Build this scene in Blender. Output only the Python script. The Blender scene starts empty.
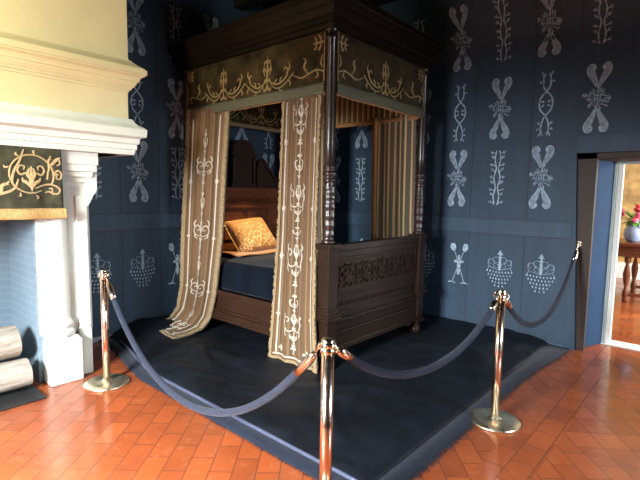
import bpy, bmesh, math, random
from math import sin, cos, pi, radians, sqrt, exp
from mathutils import Vector, Matrix
random.seed(7)
S = bpy.context.scene
COL = S.collection
def R(a): return radians(a)

# ------------------------------------------------------------------ helpers
def catmull(pts, n=6):
    if len(pts) < 3 or n <= 1: return [tuple(p) for p in pts]
    out = []
    P = [pts[0]] + list(pts) + [pts[-1]]
    for i in range(1, len(P) - 2):
        p0, p1, p2, p3 = P[i-1], P[i], P[i+1], P[i+2]
        for k in range(n):
            t = k / n
            out.append(tuple(0.5*((2*b) + (-a+c)*t + (2*a-5*b+4*c-d)*t*t + (-a+3*b-3*c+d)*t**3) for a, b, c, d in zip(p0, p1, p2, p3)))
    out.append(tuple(pts[-1]))
    return out

class MB:
    """collects geometry for ONE mesh object"""
    def __init__(s): s.v = []; s.f = []; s.m = []; s.uv = {}; s.sm = []
    def face(s, idx, m=0, smooth=False): s.f.append(tuple(idx)); s.m.append(m); s.sm.append(smooth)
    def box(s, x0, x1, y0, y1, z0, z1, m=0):
        b = len(s.v)
        s.v += [(x0,y0,z0),(x1,y0,z0),(x1,y1,z0),(x0,y1,z0),(x0,y0,z1),(x1,y0,z1),(x1,y1,z1),(x0,y1,z1)]
        for q in ((0,3,2,1),(4,5,6,7),(0,1,5,4),(1,2,6,5),(2,3,7,6),(3,0,4,7)): s.face([b+i for i in q], m)
        return s
    def grid(s, fn, nu, nv, m=0, smooth=True, uv=True, closed_u=False):
        b = len(s.v)
        for j in range(nv+1):
            for i in range(nu+1):
                s.v.append(tuple(fn(i/nu, j/nv)))
                if uv: s.uv[len(s.v)-1] = (i/nu, j/nv)
        w = nu+1
        for j in range(nv):
            for i in range(nu):
                s.face((b+j*w+i, b+j*w+i+1, b+(j+1)*w+i+1, b+(j+1)*w+i), m, smooth)
        return s
    def lathe(s, prof, c=(0,0,0), n=24, m=0, rad=None, caps=True):
        b = len(s.v); k = len(prof)
        for (r, z) in prof:
            for i in range(n):
                a = 2*pi*i/n
                rr = r if rad is None else rad(r, z, a)
                s.v.append((c[0]+rr*cos(a), c[1]+rr*sin(a), c[2]+z))
        for j in range(k-1):
            for i in range(n):
                i2 = (i+1) % n
                s.face((b+j*n+i, b+j*n+i2, b+(j+1)*n+i2, b+(j+1)*n+i), m, True)
        if caps:
            s.face([b+i for i in reversed(range(n))], m); s.face([b+(k-1)*n+i for i in range(n)], m)
        return s
    def tube(s, path, rad, n=10, m=0, caps=True):
        b = len(s.v); P = [Vector(p) for p in path]; k = len(P)
        T0 = (P[1]-P[0]).normalized()
        up = Vector((0,0,1)) if abs(T0.z) < .9 else Vector((1,0,0))
        N = T0.cross(up).normalized()
        for j in range(k):
            T = (P[min(j+1,k-1)]-P[max(j-1,0)]).normalized()
            N = (N - T*N.dot(T)).normalized(); B = T.cross(N)
            r = rad(j/(k-1)) if callable(rad) else rad
            for i in range(n):
                a = 2*pi*i/n
                s.v.append(tuple(P[j]+N*(r*cos(a))+B*(r*sin(a))))
        for j in range(k-1):
            for i in range(n):
                i2 = (i+1) % n
                s.face((b+j*n+i, b+j*n+i2, b+(j+1)*n+i2, b+(j+1)*n+i), m, True)
        if caps:
            s.face([b+i for i in reversed(range(n))], m); s.face([b+(k-1)*n+i for i in range(n)], m)
        return s
    def prism(s, poly, ax, a, b2, m=0, smooth=False):
        """extrude a 2-D polygon along an axis; poly in the other two axes, in x,y,z order"""
        def mk(p, t):
            if ax == 'x': return (t, p[0], p[1])
            if ax == 'y': return (p[0], t, p[1])
            return (p[0], p[1], t)
        b = len(s.v); n = len(poly)
        s.v += [mk(p, a) for p in poly] + [mk(p, b2) for p in poly]
        for i in range(n):
            j = (i+1) % n
            s.face((b+i, b+j, b+n+j, b+n+i), m, smooth)
        s.face([b+i for i in reversed(range(n))], m); s.face([b+n+i for i in range(n)], m)
        return s
    def ring(s, prof, x0, x1, y0, y1, m=0):
        """moulding profile (offset outward, z) swept round a rectangle with mitred corners"""
        b = len(s.v); n = len(prof)
        for (o, z) in prof:
            s.v += [(x0-o,y0-o,z),(x1+o,y0-o,z),(x1+o,y1+o,z),(x0-o,y1+o,z)]
        for j in range(n):
            j2 = (j+1) % n
            for i in range(4):
                i2 = (i+1) % 4
                s.face((b+j*4+i, b+j*4+i2, b+j2*4+i2, b+j2*4+i), m)
        return s
    def stroke(s, pts, w, fmap, h=.004, m=0, sub=5):
        """raised ribbon along a 2-D polyline mapped onto a surface by fmap(s,t,height); w number or list"""
        if not isinstance(w, (int, float)):
            q = catmull([tuple(p)+(ww,) for p, ww in zip(pts, w)], sub)
        else:
            q = [tuple(p)+(w,) for p in catmull(pts, sub)]
        b = len(s.v); k = len(q)
        for i in range(k):
            a, c = q[max(i-1,0)], q[min(i+1,k-1)]
            dx, dy = c[0]-a[0], c[1]-a[1]; L = sqrt(dx*dx+dy*dy) or 1
            nx, ny = -dy/L, dx/L; x, y, ww = q[i]; ww = max(ww, .0005)/2
            s.v += [fmap(x+nx*ww, y+ny*ww, 0.0008), fmap(x+nx*ww*.6, y+ny*ww*.6, h), fmap(x-nx*ww*.6, y-ny*ww*.6, h), fmap(x-nx*ww, y-ny*ww, 0.0008)]
        for i in range(k-1):
            o = b+i*4
            for e in range(3): s.face((o+e, o+e+1, o+e+5, o+e+4), m, False)
        s.face((b, b+1, b+2, b+3), m); s.face((b+(k-1)*4+3, b+(k-1)*4+2, b+(k-1)*4+1, b+(k-1)*4), m)
    def strokes(s, lst, fmap, h=.004, off=(0,0), sc=1.0, ms=None, flipx=False, wk=1.0):
        for st in lst:
            pts, w = st[0], st[1]; mi = st[2] if len(st) > 2 else 0
            fx = -1 if flipx else 1
            p2 = [(off[0]+fx*p[0]*sc, off[1]+p[1]*sc) for p in pts]
            w2 = w*sc*wk if isinstance(w, (int, float)) else [a*sc*wk for a in w]
            s.stroke(p2, w2, fmap, h*(1.4 if mi else 1), ms[mi] if ms else 0)
    def build(s, name, mats, parent=None, bevel=0, solid=0, sub=0, fixn=False):
        me = bpy.data.meshes.new(name); me.from_pydata(s.v, [], s.f)
        if not isinstance(mats, (list, tuple)): mats = [mats]
        for m in mats: me.materials.append(m)
        me.polygons.foreach_set('material_index', s.m); me.polygons.foreach_set('use_smooth', s.sm)
        if s.uv:
            ul = me.uv_layers.new(name='UVMap')
            for l in me.loops: ul.data[l.index].uv = s.uv.get(l.vertex_index, (0,0))
        if fixn:
            bm = bmesh.new(); bm.from_mesh(me); bmesh.ops.recalc_face_normals(bm, faces=bm.faces); bm.to_mesh(me); bm.free()
        me.update()
        o = bpy.data.objects.new(name, me); COL.objects.link(o)
        if parent:
            o.parent = parent; o.matrix_parent_inverse = Matrix.Identity(4)
            o.location = -Vector(wl(parent))
        if solid: d = o.modifiers.new('thick', 'SOLIDIFY'); d.thickness = solid; d.offset = 0
        if bevel: d = o.modifiers.new('bev', 'BEVEL'); d.width = bevel; d.segments = 2; d.limit_method = 'ANGLE'
        if sub: d = o.modifiers.new('sub', 'SUBSURF'); d.levels = sub; d.render_levels = sub
        return o
def wl(o):
    l = Vector(o.location)
    while o.parent: o = o.parent; l += Vector(o.location)
    return l
def tag(o, label=None, cat=None, group=None, kind=None):
    if label: o['label'] = label
    if cat: o['category'] = cat
    if group: o['group'] = group
    if kind: o['kind'] = kind
    return o
def thing(name, loc, label, cat, group=None):
    o = bpy.data.objects.new(name, None); COL.objects.link(o); o.location = loc; o.empty_display_size = .1
    return tag(o, label, cat, group)
def copy_tree(o, parent=None):
    c = o.copy(); COL.objects.link(c)
    if parent: c.parent = parent
    for ch in list(o.children): copy_tree(ch, c)
    return c

# ------------------------------------------------------------------ materials
class NT:
    def __init__(s, name):
        s.mat = bpy.data.materials.new(name); s.mat.use_nodes = True
        s.t = s.mat.node_tree; s.n = s.t.nodes; s.l = s.t.links
        s.b = s.n['Principled BSDF']
    def node(s, typ, **kw):
        n = s.n.new(typ)
        for k, v in kw.items():
            if k in n.inputs: n.inputs[k].default_value = v
            else: setattr(n, k, v)
        return n
    def link(s, a, b): s.l.new(a, b)
    def coords(s, kind='Object', scale=(1,1,1), rot=(0,0,0)):
        tc = s.node('ShaderNodeTexCoord'); mp = s.node('ShaderNodeMapping')
        mp.inputs['Scale'].default_value = scale; mp.inputs['Rotation'].default_value = rot
        s.link(tc.outputs[kind], mp.inputs['Vector']); return mp.outputs['Vector']
    def noise(s, vec, scale, detail=4, rough=.55):
        n = s.node('ShaderNodeTexNoise'); n.inputs['Scale'].default_value = scale; n.inputs['Detail'].default_value = detail
        n.inputs['Roughness'].default_value = rough
        if vec: s.link(vec, n.inputs['Vector'])
        return n.outputs['Fac']
    def ramp(s, fac, stops):
        r = s.node('ShaderNodeValToRGB'); e = r.color_ramp.elements
        while len(e) < len(stops): e.new(.5)
        for i, (p, c) in enumerate(stops): e[i].position = p; e[i].color = (c[0], c[1], c[2], 1)
        s.link(fac, r.inputs['Fac']); return r.outputs['Color']
    def mix(s, fac, a, b, mode='MIX'):
        m = s.node('ShaderNodeMix', data_type='RGBA'); m.blend_type = mode
        for sock, v in ((m.inputs[0], fac), (m.inputs[6], a), (m.inputs[7], b)):
            if hasattr(v, 'is_output'): s.link(v, sock)
            elif isinstance(v, (tuple, list)): sock.default_value = (v[0], v[1], v[2], 1)
            else: sock.default_value = v
        return m.outputs[2]
    def math(s, op, a, b=0.0):
        m = s.node('ShaderNodeMath', operation=op)
        for i, v in enumerate((a, b)):
            if hasattr(v, 'is_output'): s.link(v, m.inputs[i])
            else: m.inputs[i].default_value = v
        return m.outputs[0]
    def bump(s, h, strength=.3, dist=.01):
        b = s.node('ShaderNodeBump'); b.inputs['Strength'].default_value = strength; b.inputs['Distance'].default_value = dist
        s.link(h, b.inputs['Height']); s.link(b.outputs['Normal'], s.b.inputs['Normal'])
    def base(s, c):
        if hasattr(c, 'is_output'): s.link(c, s.b.inputs['Base Color'])
        else: s.b.inputs['Base Color'].default_value = (c[0], c[1], c[2], 1)
    def set(s, rough=.5, metal=0, spec=.5, sheen=0, coat=0):
        s.b.inputs['Roughness'].default_value = rough; s.b.inputs['Metallic'].default_value = metal
        s.b.inputs['Specular IOR Level'].default_value = spec; s.b.inputs['Sheen Weight'].default_value = sheen
        s.b.inputs['Coat Weight'].default_value = coat
        return s.mat
def simple(name, c, rough=.5, metal=0, spec=.5, var=.15, scale=12, bump=0, sheen=0):
    t = NT(name); v = t.coords(); f = t.noise(v, scale)
    t.base(t.ramp(f, [(.3, tuple(x*(1-var) for x in c)), (.7, tuple(min(1, x*(1+var)) for x in c))]))
    if bump: t.bump(t.noise(v, scale*4), bump, .01)
    return t.set(rough, metal, spec, sheen)

def mat_wall(name, c):
    t = NT(name); v = t.coords()
    f = t.noise(v, 1.3, 5); g = t.noise(t.coords(scale=(1,1,.12)), 9, 3)
    c1 = t.ramp(f, [(.3, tuple(x*.82 for x in c)), (.7, tuple(x*1.18 for x in c))])
    c2 = t.mix(.25, c1, t.ramp(g, [(.35, tuple(x*.6 for x in c)), (.65, tuple(x*1.4 for x in c))]))
    t.base(c2); t.bump(t.noise(v, 60), .12, .004)
    return t.set(.6, 0, .35)
def mat_motif(name, c, under):
    t = NT(name); v = t.coords(); f = t.noise(v, 35, 3)
    t.base(t.mix(t.ramp(f, [(.38, (0,0,0)), (.52, (1,1,1))]), under, c)); return t.set(.55, 0, .3)
def mat_tiles():
    t = NT('terracotta_tiles'); tc = t.node('ShaderNodeTexCoord')
    def brick(rot, w, h, off, loc=(0,0,0)):
        mp = t.node('ShaderNodeMapping'); mp.inputs['Rotation'].default_value = (0,0,rot); mp.inputs['Location'].default_value = loc
        t.link(tc.outputs['Object'], mp.inputs['Vector'])
        b = t.node('ShaderNodeTexBrick'); b.offset = off
        for k, vv in (('Scale',1.0),('Mortar Size',.0035),('Mortar Smooth',.3),('Bias',0.0),('Brick Width',w),('Row Height',h)): b.inputs[k].default_value = vv
        b.inputs['Color1'].default_value = (.36,.082,.021,1); b.inputs['Color2'].default_value = (.20,.046,.015,1); b.inputs['Mortar'].default_value = (.16,.05,.025,1)
        t.link(mp.outputs['Vector'], b.inputs['Vector']); return b.outputs['Color'], b.outputs['Fac']
    a, af = brick(R(-41), .27, .135, .5)
    c, cf = brick(R(-36), .20, .17, 0.0)
    d, df = brick(0, .24, .14, .5, (0, .02, 0))
    sx = t.node('ShaderNodeSeparateXYZ'); t.link(tc.outputs['Object'], sx.inputs[0])
    y = sx.outputs['Y']; x = sx.outputs['X']
    right = t.math('GREATER_THAN', x, .2); low = t.math('LESS_THAN', y, -1.86)
    fac1 = t.math('MULTIPLY', right, low)
    band = t.math('MULTIPLY', t.math('GREATER_THAN', y, -1.86), t.math('LESS_THAN', y, -1.58)); band = t.math('MULTIPLY', band, t.math('GREATER_THAN', x, -.6))
    col = t.mix(fac1, a, c); col = t.mix(band, col, d)
    def mixf(f, p, q):
        m = t.node('ShaderNodeMix', data_type='FLOAT'); t.link(f, m.inputs[0]); t.link(p, m.inputs[2]); t.link(q, m.inputs[3]); return m.outputs[0]
    mf = mixf(band, mixf(fac1, af, cf), df)
    vv = t.coords(); n1 = t.noise(vv, 2.2, 5); n2 = t.noise(vv, 14, 4)
    col = t.mix(.45, col, t.ramp(n1, [(.3, (.20,.050,.018)), (.7, (.40,.10,.028))]), 'MIX')
    col = t.mix(t.math('MULTIPLY', t.ramp(n2, [(.55,(0,0,0)),(.75,(1,1,1))]), .12), col, (.5,.30,.2))
    col = t.mix(t.math('MULTIPLY', mf, .8), col, (.10,.035,.02))
    t.base(col)
    r = t.ramp(n1, [(.3, (.10,)*3), (.7, (.26,)*3)]); t.link(r, t.b.inputs['Roughness'])
    h = t.math('SUBTRACT', t.math('MULTIPLY', n2, .3), mf); 
    m = t.set(.25, 0, .5); t.link(r, t.b.inputs['Roughness']); t.bump(h, .35, .004)
    return m
def mat_wood(name, c, rough=.38, axis=(1,1,12)):
    t = NT(name); v = t.coords(scale=axis); f = t.noise(v, 6, 6, .6); g = t.noise(t.coords(), 3, 3)
    t.base(t.mix(.3, t.ramp(f, [(.3, tuple(x*.55 for x in c)), (.7, tuple(x*1.5 for x in c))]), t.ramp(g, [(.3, tuple(x*.6 for x in c)), (.7, tuple(x*1.4 for x in c))])))
    t.bump(f, .12, .003); return t.set(rough, 0, .18)
def mat_stripes(name, a, b, count, axis='U', sharp=.5, sheen=.1):
    """vertical woven stripes from the cloth's own UV"""
    t = NT(name); tc = t.node('ShaderNodeTexCoord'); sx = t.node('ShaderNodeSeparateXYZ'); t.link(tc.outputs['UV'], sx.inputs[0])
    fr = t.math('FRACT', t.math('MULTIPLY', sx.outputs['X'], count))
    n = t.noise(t.coords(), 50, 3)
    col = t.ramp(fr, [(0, b), (.06, b), (.10, a), (.55, tuple(x*1.25 for x in a)), (.60, tuple(x*.7 for x in b)), (.66, b), (.70, tuple(x*.8 for x in a)), (1.0, a)])
    t.base(t.mix(t.math('MULTIPLY', n, .35), col, tuple(x*.5 for x in a)))
    t.bump(t.noise(t.coords(scale=(1,1,.1)), 160), .1, .002); return t.set(.7, 0, .3, sheen)

def mat_ticking(name, a, b, count):
    t = NT(name); tc = t.node('ShaderNodeTexCoord'); sx = t.node('ShaderNodeSeparateXYZ'); t.link(tc.outputs['UV'], sx.inputs[0])
    fr = t.math('FRACT', t.math('MULTIPLY', sx.outputs['X'], count))
    col = t.ramp(fr, [(0, a), (.50, a), (.56, b), (.80, b), (.86, tuple(x*.7 for x in a)), (1.0, a)])
    n = t.noise(t.coords(), 50, 3); t.base(t.mix(t.math('MULTIPLY', n, .25), col, tuple(x*.5 for x in a)))
    return t.set(.75, 0, .2, .05)
M = {}
NAVY = (.028,.055,.088)
M['wall'] = mat_wall('painted_navy_wall', NAVY)
M['rail'] = mat_wall('painted_navy_rail', (.038,.070,.110))
M['seam'] = simple('wall_seam', (.022,.03,.045), .7)
M['motif'] = mat_motif('silver_grey_motif', (.40,.52,.62), (.20,.27,.35))
M['motifdim'] = mat_motif('faded_motif', (.26,.35,.43), (.16,.22,.29))
M['tiles'] = mat_tiles()
M['wood'] = mat_wood('dark_carved_oak', (.020,.0105,.0068), .30)
M['column'] = mat_wood('polished_dark_oak', (.020,.0115,.009), .26); M['column'].node_tree.nodes['Principled BSDF'].inputs['Specular IOR Level'].default_value = .6
M['woodx'] = mat_wood('dark_oak_boards', (.014,.0074,.0046), .42, (12,1,1) if False else (1,1,14))
M['woodred'] = mat_wood('reddish_headboard_oak', (.12,.040,.018), .42)
M['ceil'] = mat_wood('dark_ceiling_boards', (.014,.012,.012), .6)
M['cream'] = simple('cream_painted_stone', (.70,.65,.40), .65, var=.05, scale=3, bump=.05)
M['white'] = simple('white_painted_stone', (.68,.74,.69), .6, var=.06, scale=5, bump=.08)
M['brass'] = None
def metal(name, c, rough):
    t = NT(name); v = t.coords(); f = t.noise(v, 30)
    t.base(c); t.link(t.ramp(f, [(.3, (rough*.7,)*3), (.7, (rough*1.3,)*3)]), t.b.inputs['Roughness'])
    m = t.set(rough, 1); t.link(t.n[[n.name for n in t.n if n.type=='VALTORGB'][0]].outputs[0], t.b.inputs['Roughness']); return m
M['brass'] = metal('polished_brass', (.93,.84,.66), .18)
M['satin'] = metal('satin_brass_plate', (.86,.80,.58), .36)
M['copper'] = metal('polished_rose_brass', (.95,.74,.60), .2)
M['blackcloth'] = simple('black_floor_cloth', (.0055,.0078,.0122), .55, spec=.26, var=.3, scale=6, bump=.35, sheen=.0)
M['navyband'] = simple('navy_velvet_border', (.007,.011,.022), .8, spec=.2, var=.3, scale=20, bump=.3, sheen=.08)
M['rope'] = simple('dark_velvet_rope', (.020,.027,.046), .7, spec=.15, var=.3, scale=60, bump=.5, sheen=.10)
M['velvet'] = simple('brown_black_velvet', (.034,.025,.009), .8, spec=.12, var=.85, scale=7, bump=.2, sheen=.10)  # strong mottling paints in the velvet's gold sheen patches
M['velvetg'] = simple('dark_green_velvet', (.040,.042,.022), .8, spec=.2, var=.5, scale=14, bump=.2, sheen=.3)
M['gold'] = simple('gold_embroidery', (.27,.20,.085), .6, var=.35, scale=60)
M['palegold'] = simple('pale_gold_embroidery', (.44,.33,.17), .55, var=.25, scale=60)
M['ivory'] = simple('ivory_embroidery', (.48,.45,.37), .6, var=.15, scale=60)
M['fringe'] = simple('grey_green_fringe', (.095,.095,.058), .8, var=.35, scale=90, bump=.4)
M['goldfringe'] = simple('gold_bullion_fringe', (.56,.36,.13), .6, var=.3, scale=90, bump=.5)
M['tanfringe'] = simple('tan_curtain_fringe', (.27,.20,.105), .75, var=.35, scale=70, bump=.5)
M['curtain'] = mat_stripes('tan_brown_silk', (.122,.066,.027), (.225,.155,.080), 4)  # woven stripes, dark bands deepened to paint in the shade of folds
M['lining'] = mat_ticking('striped_lining', (.15,.125,.10), (.62,.47,.22), 8)
M['pelmetlin'] = mat_ticking('striped_pelmet_lining', (.13,.085,.045), (.55,.38,.15), 26)
M['orange'] = simple('orange_braid', (.42,.22,.08), .7, var=.3, scale=60, bump=.4)
M['navyspread'] = simple('navy_black_velvet_spread', (.003,.006,.012), .85, spec=.06, var=.35, scale=5, bump=.25, sheen=.06)
M['ticking'] = simple('mattress_cloth', (.06,.06,.07), .9)
M['pillow'] = simple('gold_brown_silk', (.30,.135,.035), .6, var=.25, scale=20, bump=.15, sheen=.2)
M['pillowemb'] = simple('pale_gold_thread', (.80,.58,.26), .5, var=.15, scale=60)
M['log'] = None
def mat_log():
    t = NT('weathered_bark'); v = t.coords(scale=(1,6,6)); f = t.noise(v, 5, 6, .7)
    t.base(t.ramp(f, [(.25, (.13,.11,.085)), (.5, (.32,.28,.23)), (.75, (.42,.38,.33))])); t.bump(f, .6, .015); return t.set(.85, 0, .2)
M['log'] = mat_log()
M['logend'] = simple('cut_log_end', (.50,.40,.28), .85, var=.25, scale=25)
M['iron'] = simple('black_iron_plate', (.012,.013,.014), .5, var=.3, scale=8)
def mat_firebrick():
    t = NT('blue_grey_firebrick'); tc = t.node('ShaderNodeTexCoord'); mp = t.node('ShaderNodeMapping')
    sp = t.node('ShaderNodeSeparateXYZ'); t.link(tc.outputs['Object'], sp.inputs[0])
    cb = t.node('ShaderNodeCombineXYZ'); t.link(t.math('ADD', sp.outputs['X'], sp.outputs['Y']), cb.inputs[0]); t.link(sp.outputs['Z'], cb.inputs[1])
    b = t.node('ShaderNodeTexBrick')
    for k, vv in (('Scale',1.0),('Mortar Size',.006),('Mortar Smooth',.6),('Brick Width',.24),('Row Height',.065)): b.inputs[k].default_value = vv
    b.inputs['Color1'].default_value = (.15,.22,.275,1); b.inputs['Color2'].default_value = (.13,.195,.25,1); b.inputs['Mortar'].default_value = (.20,.27,.32,1)
    t.link(cb.outputs[0], b.inputs['Vector'])
    n = t.noise(t.coords(), 7, 5)
    t.base(t.mix(t.math('MULTIPLY', n, .5), b.outputs['Color'], (.23,.30,.35))); t.bump(n, .3, .01); return t.set(.7, 0, .3)
M['firebrick'] = mat_firebrick()
M['casing'] = mat_wood('dark_brown_door_casing', (.045,.032,.026), .5)
M['bluepaint'] = simple('blue_painted_door_lining', (.022,.055,.12), .8, spec=.1, var=.12, scale=3)
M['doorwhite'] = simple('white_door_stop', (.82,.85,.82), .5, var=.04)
M['doorgreen'] = simple('pale_green_grey_edge', (.34,.44,.44), .5, var=.08)
M['farwall'] = simple('ochre_tapestry_wall', (.40,.26,.10), .8, var=.5, scale=4)
M['tablewood'] = mat_wood('polished_red_brown_table', (.16,.055,.025), .3)
M['plaster'] = simple('side_wall_plaster', (.12,.12,.125), .8)
M['farplaster'] = simple('pale_far_room_plaster', (.62,.58,.5), .8)
M['leaf'] = simple('bright_leaf', (.13,.36,.05), .6)
M['pink'] = simple('pink_petal', (.75,.12,.22), .6)
M['red'] = simple('red_petal', (.62,.05,.05), .6)
M['bluecloth'] = simple('blue_grey_ceramic', (.22,.27,.40), .4)
gl = NT('window_glass'); gl.b.inputs['Transmission Weight'].default_value = 1; gl.base((1,1,1)); M['glass'] = gl.set(.02, 0, .5)
M['winwood'] = simple('window_joinery', (.5,.5,.47), .5)

# ------------------------------------------------------------------ camera
F_PX = 457.7144
pitch, roll, yaw = .0989, .0166, .8491
fwd = Vector((sin(yaw)*cos(pitch), cos(yaw)*cos(pitch), -sin(pitch)))
rt = Vector((cos(yaw), -sin(yaw), 0)); up = rt.cross(fwd)
rt2 = cos(roll)*rt + sin(roll)*up; up2 = cos(roll)*up - sin(roll)*rt
cd = bpy.data.cameras.new('camera'); cam = bpy.data.objects.new('camera', cd); COL.objects.link(cam)
cd.sensor_width = 36; cd.lens = 36*F_PX/640; cd.clip_start = .05
cam.matrix_world = Matrix(((rt2.x, up2.x, -fwd.x, -3.0151), (rt2.y, up2.y, -fwd.y, -2.5594), (rt2.z, up2.z, -fwd.z, 1.5872), (0,0,0,1)))
S.camera = cam

# ------------------------------------------------------------------ room shell
XR, YH, ZC = 2.277, 2.33, 4.1
XL, YB = -5.3, -5.6
def st(o): o['kind'] = 'structure'; return o
st(MB().box(XL-.2, 2.80, YB-.2, YH+.3, -.1, 0).build('floor', M['tiles']))
mbc = MB().box(XL-.2, 2.95, YB-.2, YH+.3, ZC, ZC+.12)
for i in range(8):
    x = -4.9 + i*.95
    mbc.box(x, x+.16, YB, YH, ZC-.16, ZC)
st(mbc.build('ceiling', M['ceil']))

def cove(z): return 0 if z < 3.2 else .2*((z-3.2)/.55)**1.7
# --- ornaments painted on the walls (all in metres, centred)
def arc(cx, cy, rx, ry, a0, a1, n=10): return [(cx+rx*cos(R(a0+(a1-a0)*i/n)), cy+ry*sin(R(a0+(a1-a0)*i/n))) for i in range(n+1)]
def spiral(cx, cy, r0, r1, a0, a1, n=14): return [(cx+(r0+(r1-r0)*i/n)*cos(R(a0+(a1-a0)*i/n)), cy+(r0+(r1-r0)*i/n)*sin(R(a0+(a1-a0)*i/n))) for i in range(n+1)]
def twig(x, y, a, L, w=.006):
    a = R(a); e = (x+L*cos(a), y+L*sin(a)); m = (x+L*.55*cos(a), y+L*.55*sin(a))
    out = [([(x,y), m, e], [w, w*.8, w*.5], 1)]
    for s in (-1, 1):
        b = a + s*.8; out.append(([m, (m[0]+L*.4*cos(b), m[1]+L*.4*sin(b))], [w*.7, w*.5], 1))
    out.append(([(e[0]-.004, e[1]), (e[0]+.004, e[1]+.001)], w*1.5, 1))
    return out
def motif_horns():
    L = []
    for sx in (-1, 1):
        for sy in (-1, 1):
            f = lambda p: [(sx*a, sy*b) for a, b in p]
            body = [(.010,.105), (.022,.145), (.044,.19), (.066,.235), (.074,.268), (.062,.290), (.044,.288)]
            L.append((f(body), [.008,.026,.042,.050,.048,.036,.026], 0))
            L.append((f([(.004,.10),(.008,.135),(.022,.175),(.038,.215),(.045,.24)]), .005, 1))
            L.append((f([(.016,.10),(.038,.14),(.066,.185),(.092,.235),(.100,.275),(.085,.308),(.058,.314),(.034,.298),(.028,.272),(.042,.256),(.054,.268)]), .006, 1))
            L.append((f(arc(.043,.277,.009,.009,0,330,8)), .014, 1))
    rg = random.Random(3)
    L.append((arc(0, 0, .066, .068, 0, 360, 20), .0045, 0)); L.append((arc(0, 0, .046, .050, 20, 340, 14), .004, 0))
    for k in range(17):
        a = 360/17*k+rg.uniform(-8, 8); q = rg.uniform(.045, .07); L += twig(q*cos(R(a)), q*sin(R(a)), a+rg.uniform(-40, 40), rg.uniform(.032, .066), .005)
    for k in range(5):
        y = -.034+.017*k; L.append(([(-.036+rg.uniform(0,.01),y), (-.018,y+rg.uniform(-.012,.012)), (0,y+rg.uniform(-.012,.012)), (.018,y+rg.uniform(-.012,.012)), (.036,y)], .0045, k % 2))
    for x in (-.02, .0, .02): L.append(([(x,-.03),(x+rg.uniform(-.008,.008),0),(x,.03)], .0045, 1))
    L.append(([(0,.05),(.004,.075),(0,.11)], .010, 1)); L.append(([(0,-.05),(-.004,-.075),(0,-.11)], .010, 1))
    return L
def motif_branch():
    L = []
    for s in (-1, 1):
        L.append(([(s*.016,-.29),(s*.03,-.2),(s*.012,-.10),(s*.034,0),(s*.012,.10),(s*.03,.2),(s*.016,.29)], .010, 1))
        for i, y in enumerate((-.27,-.2,-.135,-.07,0,.065,.13,.195,.26)):
            L += twig(s*.022, y, 90-s*(50 if i % 2 else 75), .055, .008)
    return L
def motif_twist():
    L = []
    for s in (-1, 1):
        L.append(([(s*.034,-.29),(s*.036,-.22),(s*.022,-.16),(-s*.004,-.115),(-s*.05,-.06),(-s*.062,0),(-s*.05,.06),(-s*.004,.115),(s*.03,.165),(s*.034,.22),(s*.030,.29)], .011, 1))
        for (x, y, a) in ((.034,-.24,-20),(.034,-.27,-110),(.036,-.21,40),(.03,.2,20),(.032,.25,110),(.03,.27,60),(.058,.03,-160),(.055,-.035,150),(.034,-.28,-60)):
            L += twig(s*x, y, a if s > 0 else 180-a, .04, .008)
    return L
def motif_drops():
    L = [([(0,.215),(.004,.10),(0,-.02)], [.006,.018,.014], 1)]
    for y in (.19,.165,.13,.10,.07,.04,.01): L.append(([(-.018,y),(0,y+.006),(.018,y)], .008, 1))
    L.append(([(-.03,.16),(0,.19),(.03,.16)], .008, 1))
    for s in (-1, 1):
        for (r, cx, cy) in ((.055,.045,.09),(.045,.10,.07),(.035,.05,.03)):
            L.append(([(s*x, y) for x, y in spiral(cx, cy, r, r*.35, 200, -120, 12)], .005, 0))
        L.append(([(0,-.01),(s*.06,.0),(s*.12,.02),(s*.135,.07),(s*.12,.11)], .006, 0))
        L.append(([(s*.12,.02),(s*.14,-.02)], .006, 0))
    for row, (n, y, wd) in enumerate(((9,-.045,.28),(8,-.085,.25),(7,-.125,.20),(5,-.165,.15),(3,-.205,.09))):
        for i in range(n):
            x = (i-(n-1)/2)*wd/max(1, n-1); yy = y + abs(x)*.10
            L.append(([(x, yy+.014),(x, yy),(x, yy-.010)], [.003,.013,.010], 1))
    return L
def motif_spades():
    L = []
    for s in (-1, 1):
        L.append(([(-s*.075,-.22),(0,.0),(s*.075,.20)], .009, 0))
        L.append(([(s*.060,.165),(s*.078,.205),(s*.085,.25)], [.03,.055,.035], 1))
        L.append(([(s*.035,-.235),(s*.085,-.225),(s*.13,-.235)], [.008,.014,.006], 1))
    L.append(([(0,.11),(0,-.02),(0,-.13)], [.02,.034,.024], 1))
    L.append(([(-.06,.03),(0,.03),(.06,.03)], [.022,.028,.022], 1))
    return L
HORN, BRANCH, TWIST, DROPS, SPADE = motif_horns(), motif_branch(), motif_twist(), motif_drops(), motif_spades()
WM = [M['wall'], M['motifdim'], M['motif'], M['seam'], M['rail']]

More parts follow.
